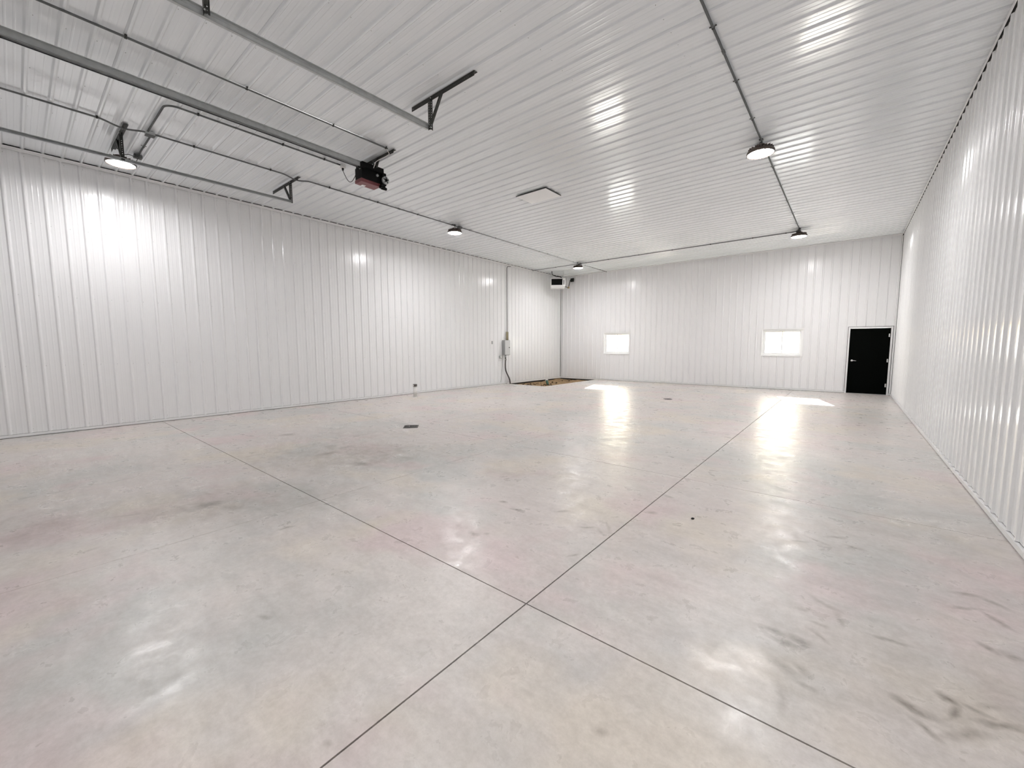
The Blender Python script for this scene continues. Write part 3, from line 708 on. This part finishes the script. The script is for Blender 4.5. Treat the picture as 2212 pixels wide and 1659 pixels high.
# ------------------------------------------------------------------ attic hatch
hx0, hx1, hy0, hy1 = HATCH
ha = thing('attic_hatch', 'flat white rectangular hatch panel in the ribbed ceiling', 'hatch', ((hx0+hx1)/2, (hy0+hy1)/2, H-RIB))
a, b = (hx1-hx0)/2, (hy1-hy0)/2
MB().bbox(-a+.012, a-.012, -b+.012, b-.012, -.022, -.012, .002).build('hatch_panel', M['vinyl'], ha)
mb = MB()
for q in ((-a, a, -b, -b+.014), (-a, a, b-.014, b), (-a, -a+.014, -b+.014, b-.014), (a-.014, a, -b+.014, b-.014)): mb.box(*q, -.016, -.0005)
mb.build('hatch_gap_shade', M['darksteel'], ha)  # dark strips painted in for the shaded gap round the hatch panel

# ------------------------------------------------------------------ unit heater
he = thing('unit_heater', 'white box heater with a black louvred front hung in the far left corner', 'heater', (-10.115, 15.50, 4.12), math.radians(36))
hw, hh, dp = .325, .43, .50      # local: front faces -y
mb = MB(); mb.bbox(-hw, hw, .0, dp, .06, hh, .012)
mb.add([(-hw+.01, .004, .062), (hw-.01, .004, .062), (hw-.01, dp-.01, .062), (-hw+.01, dp-.01, .062), (-hw+.03, .05, 0), (hw-.03, .05, 0), (hw-.03, dp-.05, 0), (-hw+.03, dp-.05, 0)],
       [(0, 1, 5, 4), (1, 2, 6, 5), (2, 3, 7, 6), (3, 0, 4, 7), (4, 5, 6, 7)])
mb.build('cabinet', M['whitem'], he)
MB().box(-hw+.035, .195, -.004, .001, .115, hh-.045).build('grille_opening', M['black'], he)
for k in range(7):
    i0 = 0; m_ = MB().box(-hw+.037, .193, -.022, 0, -.001, .001).xf(Matrix.Rotation(.6, 4, 'X')); o = m_.build('louvre', M['black'], he); o.location = (0, -.003, .135+k*.040)
mb = MB()
for q in ((-hw+.022, .208, .10, .115), (-hw+.022, .208, hh-.045, hh-.03), (-hw+.022, -hw+.035, .115, hh-.045), (.195, .208, .115, hh-.045)): mb.box(q[0], q[1], -.012, .001, q[2], q[3])
mb.build('grille_frame', M['whitem'], he)
MB().bbox(.245, .275, -.006, .002, .13, hh-.10, .004).build('vent_slot', M['black'], he, label='narrow black vent slot')
for sx in (-.25, .25):
    for sy in (.08, .42): MB().tube([(sx, sy, hh-.002), (sx, sy, H-RIB-4.12)], .005, 8).build('hanging_rod', M['galv'], he)
MB().tube([(.20, .25, hh-.01), (.18, .25, hh+.045), (.08, .24, hh+.085), (-.08, .22, hh+.10), (-.22, .18, hh+.15), (-.26, .15, hh+.22), (-.27, .14, H-RIB-4.12)], .018, 12).build('power_whip', M['rubber'], he, True)
ga = thing('gas_pipe', 'dark bent gas pipe with a valve between the heater and the far wall', 'pipe', (0, 0, 0))
MB().tube([(-10.33, 17.085, 4.66), (-10.33, 16.93, 4.66), (-10.34, 16.88, 4.62), (-10.38, 16.84, 4.36), (-10.38, 16.80, 4.27), (-10.22, 16.2, 4.27), (-10.10, 16.02, 4.27)], .018, 12).build('pipe', M['darksteel'], ga, True)
MB().bbox(-10.41, -10.25, 17.02, 17.09, 4.58, 4.74, .006).build('wall_box', M['darksteel'], ga)
MB().bbox(-10.42, -10.34, 16.76, 16.84, 4.25, 4.33, .01).build('valve', M['brass'], ga)
MB().bbox(-10.40, -10.36, 16.70, 16.76, 4.31, 4.33, .003).build('valve_lever', M['whitem'], ga)

# ------------------------------------------------------------------ electrical panel and its pipes
X0 = XL+RIB
pn = thing('electrical_panel', 'grey metal electrical panel mounted on the left wall near the far corner', 'panel', (X0, 12.84, 1.19))
MB().bbox(0, .150, -.185, .160, 0, .60, .006).build('enclosure', M['grey'], pn)
MB().bbox(.150, .160, -.175, .150, .012, .588, .003).build('panel_door', M['paleg'], pn)
MB().lathe([(.004, .0), (.020, .0), (.020, .012), (.004, .012)], (.160, .085, .30), 0, 16).build('latch', M['black'], pn, True)
run('thin steel conduit running up the left wall above the electrical panel', [(X0+.0125, 12.97, 2.10), (X0+.0125, 12.97, H-.20)]+[tuple(p) for p in arc((X0+.0125, 13.09, H-.20), .12, PI, PI/2, 6, (0, 1, 0), (0, 0, 1))]+[(X0+.0125, 13.20, H-.08)], ())
for z in (2.47, 3.23, 3.71): pass
tp = thing('cable_sleeve', 'pair of short tan pipes standing on the electrical panel', 'pipe', (X0, 12.93, 1.79))
for y in (-.035, .030): MB().lathe([(.015, 0), (.026, 0), (.026, .33), (.022, .34), (.012, .34)], (.050, y, 0), 2, 16).build('sleeve', M['tan'], tp, True)
sv = thing('service_conduit', 'thick dark flexible conduit curving from the electrical panel down to the dirt pit', 'conduit', (0, 0, 0))
P0 = [(-10.85, 12.765, 1.19), (-10.85, 12.76, 1.0), (-10.86, 12.755, .80), (-10.86, 12.76, .66), (-10.87, 12.80, .54), (-10.88, 12.88, .42), (-10.88, 12.98, .28), (-10.88, 13.06, .14), (-10.88, 13.09, .0), (-10.88, 13.10, -.12)]
MB().tube(P0, .026, 14).build('flexible_pipe', M['iron'], sv, True)
MB().lathe([(.02, 0), (.036, 0), (.036, .055), (.030, .06), (.03, .10), (.02, .10)], (-10.85, 12.765, 1.09), 2, 16).build('connector', M['galv'], sv, True)
MB().tube([(-10.87, 12.74, 1.0), (-10.85, 12.80, 1.0)], .034, 14).build('clamp', M['chrome'], sv, True)
oc = thing('outlet_box', 'small pale outlet box on the left wall just below the electrical panel', 'outlet', (X0, 12.52, 1.10))
MB().bbox(0, .055, -.055, .055, -.06, .06, .006).build('box_body', M['grey'], oc)
MB().lathe([(.01, 0), (.030, 0), (.030, .012), (.01, .012)], (.055, .0, .0), 0, 18).build('cover', M['whitem'], oc, True)
gw_ = MB().tube([(XL+RIB+.01, 12.68, 1.19), (XL+RIB+.01, 12.67, .75), (XL+RIB+.01, 12.60, .35), (XL+RIB+.012, 12.55, .08)], .006, 8)  # thin strand modelled in place of the conduit's shadow on the wall
tag(gw_.build('conduit_shadow', M['grey'], None, True), 'thin grey strand standing in for the shadow beside the thick dark conduit', 'shadow')
hk = MB().bbox(XL+.002, XL+.012, 12.03, 12.10, 1.63, 1.75, .003).tube([(XL+.01, 12.06, 1.74), (XL+.05, 12.06, 1.73), (XL+.055, 12.06, 1.69)], .006, 8).tube([(XL+.01, 12.06, 1.64), (XL+.05, 12.06, 1.635), (XL+.055, 12.06, 1.67)], .006, 8)
tag(hk.build('wall_hook', M['grey']), 'tiny pale metal hook on the left wall, left of the electrical panel', 'hook')

# ------------------------------------------------------------------ floor fittings
st = thing('pipe_stub', 'white pipe stub with a dark cap standing on the floor by the left wall', 'pipe', (-10.14, 7.665, 0))
MB().lathe([(.03, 0), (.054, 0), (.054, .34), (.03, .34)], n=24).build('pipe', M['pvc'], st, True)
MB().lathe([(.03, .335), (.062, .335), (.062, .395), (.058, .40), (.02, .40)], n=24).build('cap', M['iron'], st, True)
MB().lathe([(.03, -.0), (.082, -.0), (.078, .012), (.05, .014)], n=24).build('collar', M['pvc'], st, True)
MB().bbox(-.02, .02, -.075, -.05, .345, .385, .004).build('strap', M['pvc'], st)
dg = thing('floor_drain', 'square dark metal floor drain grate set diagonally in the concrete', 'drain', (-6.445, 4.755, 0), math.radians(48))
hd = .135; mb = MB()
for q in ((-hd, hd, -hd, -hd+.016), (-hd, hd, hd-.016, hd), (-hd, -hd+.016, -hd+.016, hd-.016), (hd-.016, hd, -hd+.016, hd-.016)): mb.box(*q, 0.0005, .006)
mb.build('grate_frame', M['iron'], dg)
MB().box(-hd+.01, hd-.01, -hd+.01, hd-.01, .0004, .0012).build('sump_shade', M['black'], dg)  # flat black sheet paints the shade of the hole under the bars
g0 = None
for k in range(9):
    x = -hd+.027+k*.027
    if g0 is None: g0 = MB().box(-.0065, .0065, -hd+.014, hd-.014, .0014, .0055).build('grate_bar', M['iron'], dg); g0.location = (x, 0, 0)
    else: o = g0.copy(); COL.objects.link(o); o.parent = dg; o.location = (x, 0, 0)
MB().lathe([(.004, .0055), (.013, .0055), (.013, .0075), (.004, .008)], (-.03, .01, 0), 2, 14).build('screw_head', M['chrome'], dg)
cc = thing('cleanout_cover', 'small round grey cleanout cover in the floor in front of the far wall', 'cover', (-3.99, 11.97, 0))
MB().lathe([(.02, .0004), (.125, .0004), (.122, .004), (.03, .0045)], n=32).build('plate', M['iron'], cc, True)
MB().bbox(-.02, .02, -.007, .007, .0044, .007, .001).build('slot', M['black'], cc)
ch = MB().bbox(-.994-.011, -.994+.011, 3.745-.014, 3.745+.014, .0004, .009, .002)
tag(ch.build('rubber_chip', M['black']), 'tiny black chip lying alone on the concrete right of the long joint', 'debris')

# ------------------------------------------------------------------ dirt pit in the far left corner
nx, ny = 56, 110; mb = MB(); px0, px1, py0, py1 = XL-.003, PIT[0]+.01, PIT[1]-.01, YF+.003
rg = random.Random(3); bumps = [(rg.uniform(px0, px1), rg.uniform(py0, py1), rg.uniform(.05, .28), rg.uniform(-.035, .05)) for _ in range(90)]
for j in range(ny+1):
    for i in range(nx+1):
        x = px0+(px1-px0)*i/nx; y = py0+(py1-py0)*j/ny; z = -.085
        for bx, by, br, bh in bumps:
            d2 = ((x-bx)**2+(y-by)**2)/br**2
            if d2 < 4: z += bh*math.exp(-d2*1.6)
        edge = min(px1-x, y-py0, 1)
        z = min(z, -.030) if edge > .12 else min(z, -.075)
        mb.v.append((x, y, z+rg.uniform(-.004, .004)))
for j in range(ny):
    for i in range(nx): a = j*(nx+1)+i; mb.f.append((a, a+1, a+nx+2, a+nx+1))
dt = mb.build('bare_dirt', M['soil'], None, fix=False); tag(dt, 'brown bare dirt filling the unpoured corner of the floor', 'dirt'); dt['kind'] = 'stuff'
mb = MB()
for k in range(70):
    x = rg.uniform(-10.9, -9.05) if k % 2 else rg.uniform(-10.6, -9.4); y = rg.uniform(12.95, 14.2) if k % 3 else rg.uniform(13, 17); r = rg.uniform(.02, .055)
    i0 = len(mb.v); v = [(0, 0, 1), (1, 0, 0), (0, 1, 0), (-1, 0, 0), (0, -1, 0), (0, 0, -1)]
    mb.add([(x+r*a*rg.uniform(.7, 1.5), y+r*b*rg.uniform(.7, 1.5), -.062+r*.6*c*rg.uniform(.7, 1.2)) for a, b, c in v], [(0, 1, 2), (0, 2, 3), (0, 3, 4), (0, 4, 1), (5, 2, 1), (5, 3, 2), (5, 4, 3), (5, 1, 4)])
cl = mb.build('dirt_clods', M['soil2']); tag(cl, 'dark clods scattered on the bare dirt', 'dirt'); cl['kind'] = 'stuff'
gp = thing('drain_pipe', 'short dark green pipe sticking up out of the bare dirt', 'pipe', (-9.86, 14.32, -.10))
MB().tube([(.12, -.10, 0), (.0, 0, .13), (-.03, .03, .17)], .052, 18).build('pipe', M['green'], gp, True)
MB().tube([(-.028, .028, .165), (-.05, .05, .195)], .060, 18).build('pipe_rim', M['pvc'], gp, True)
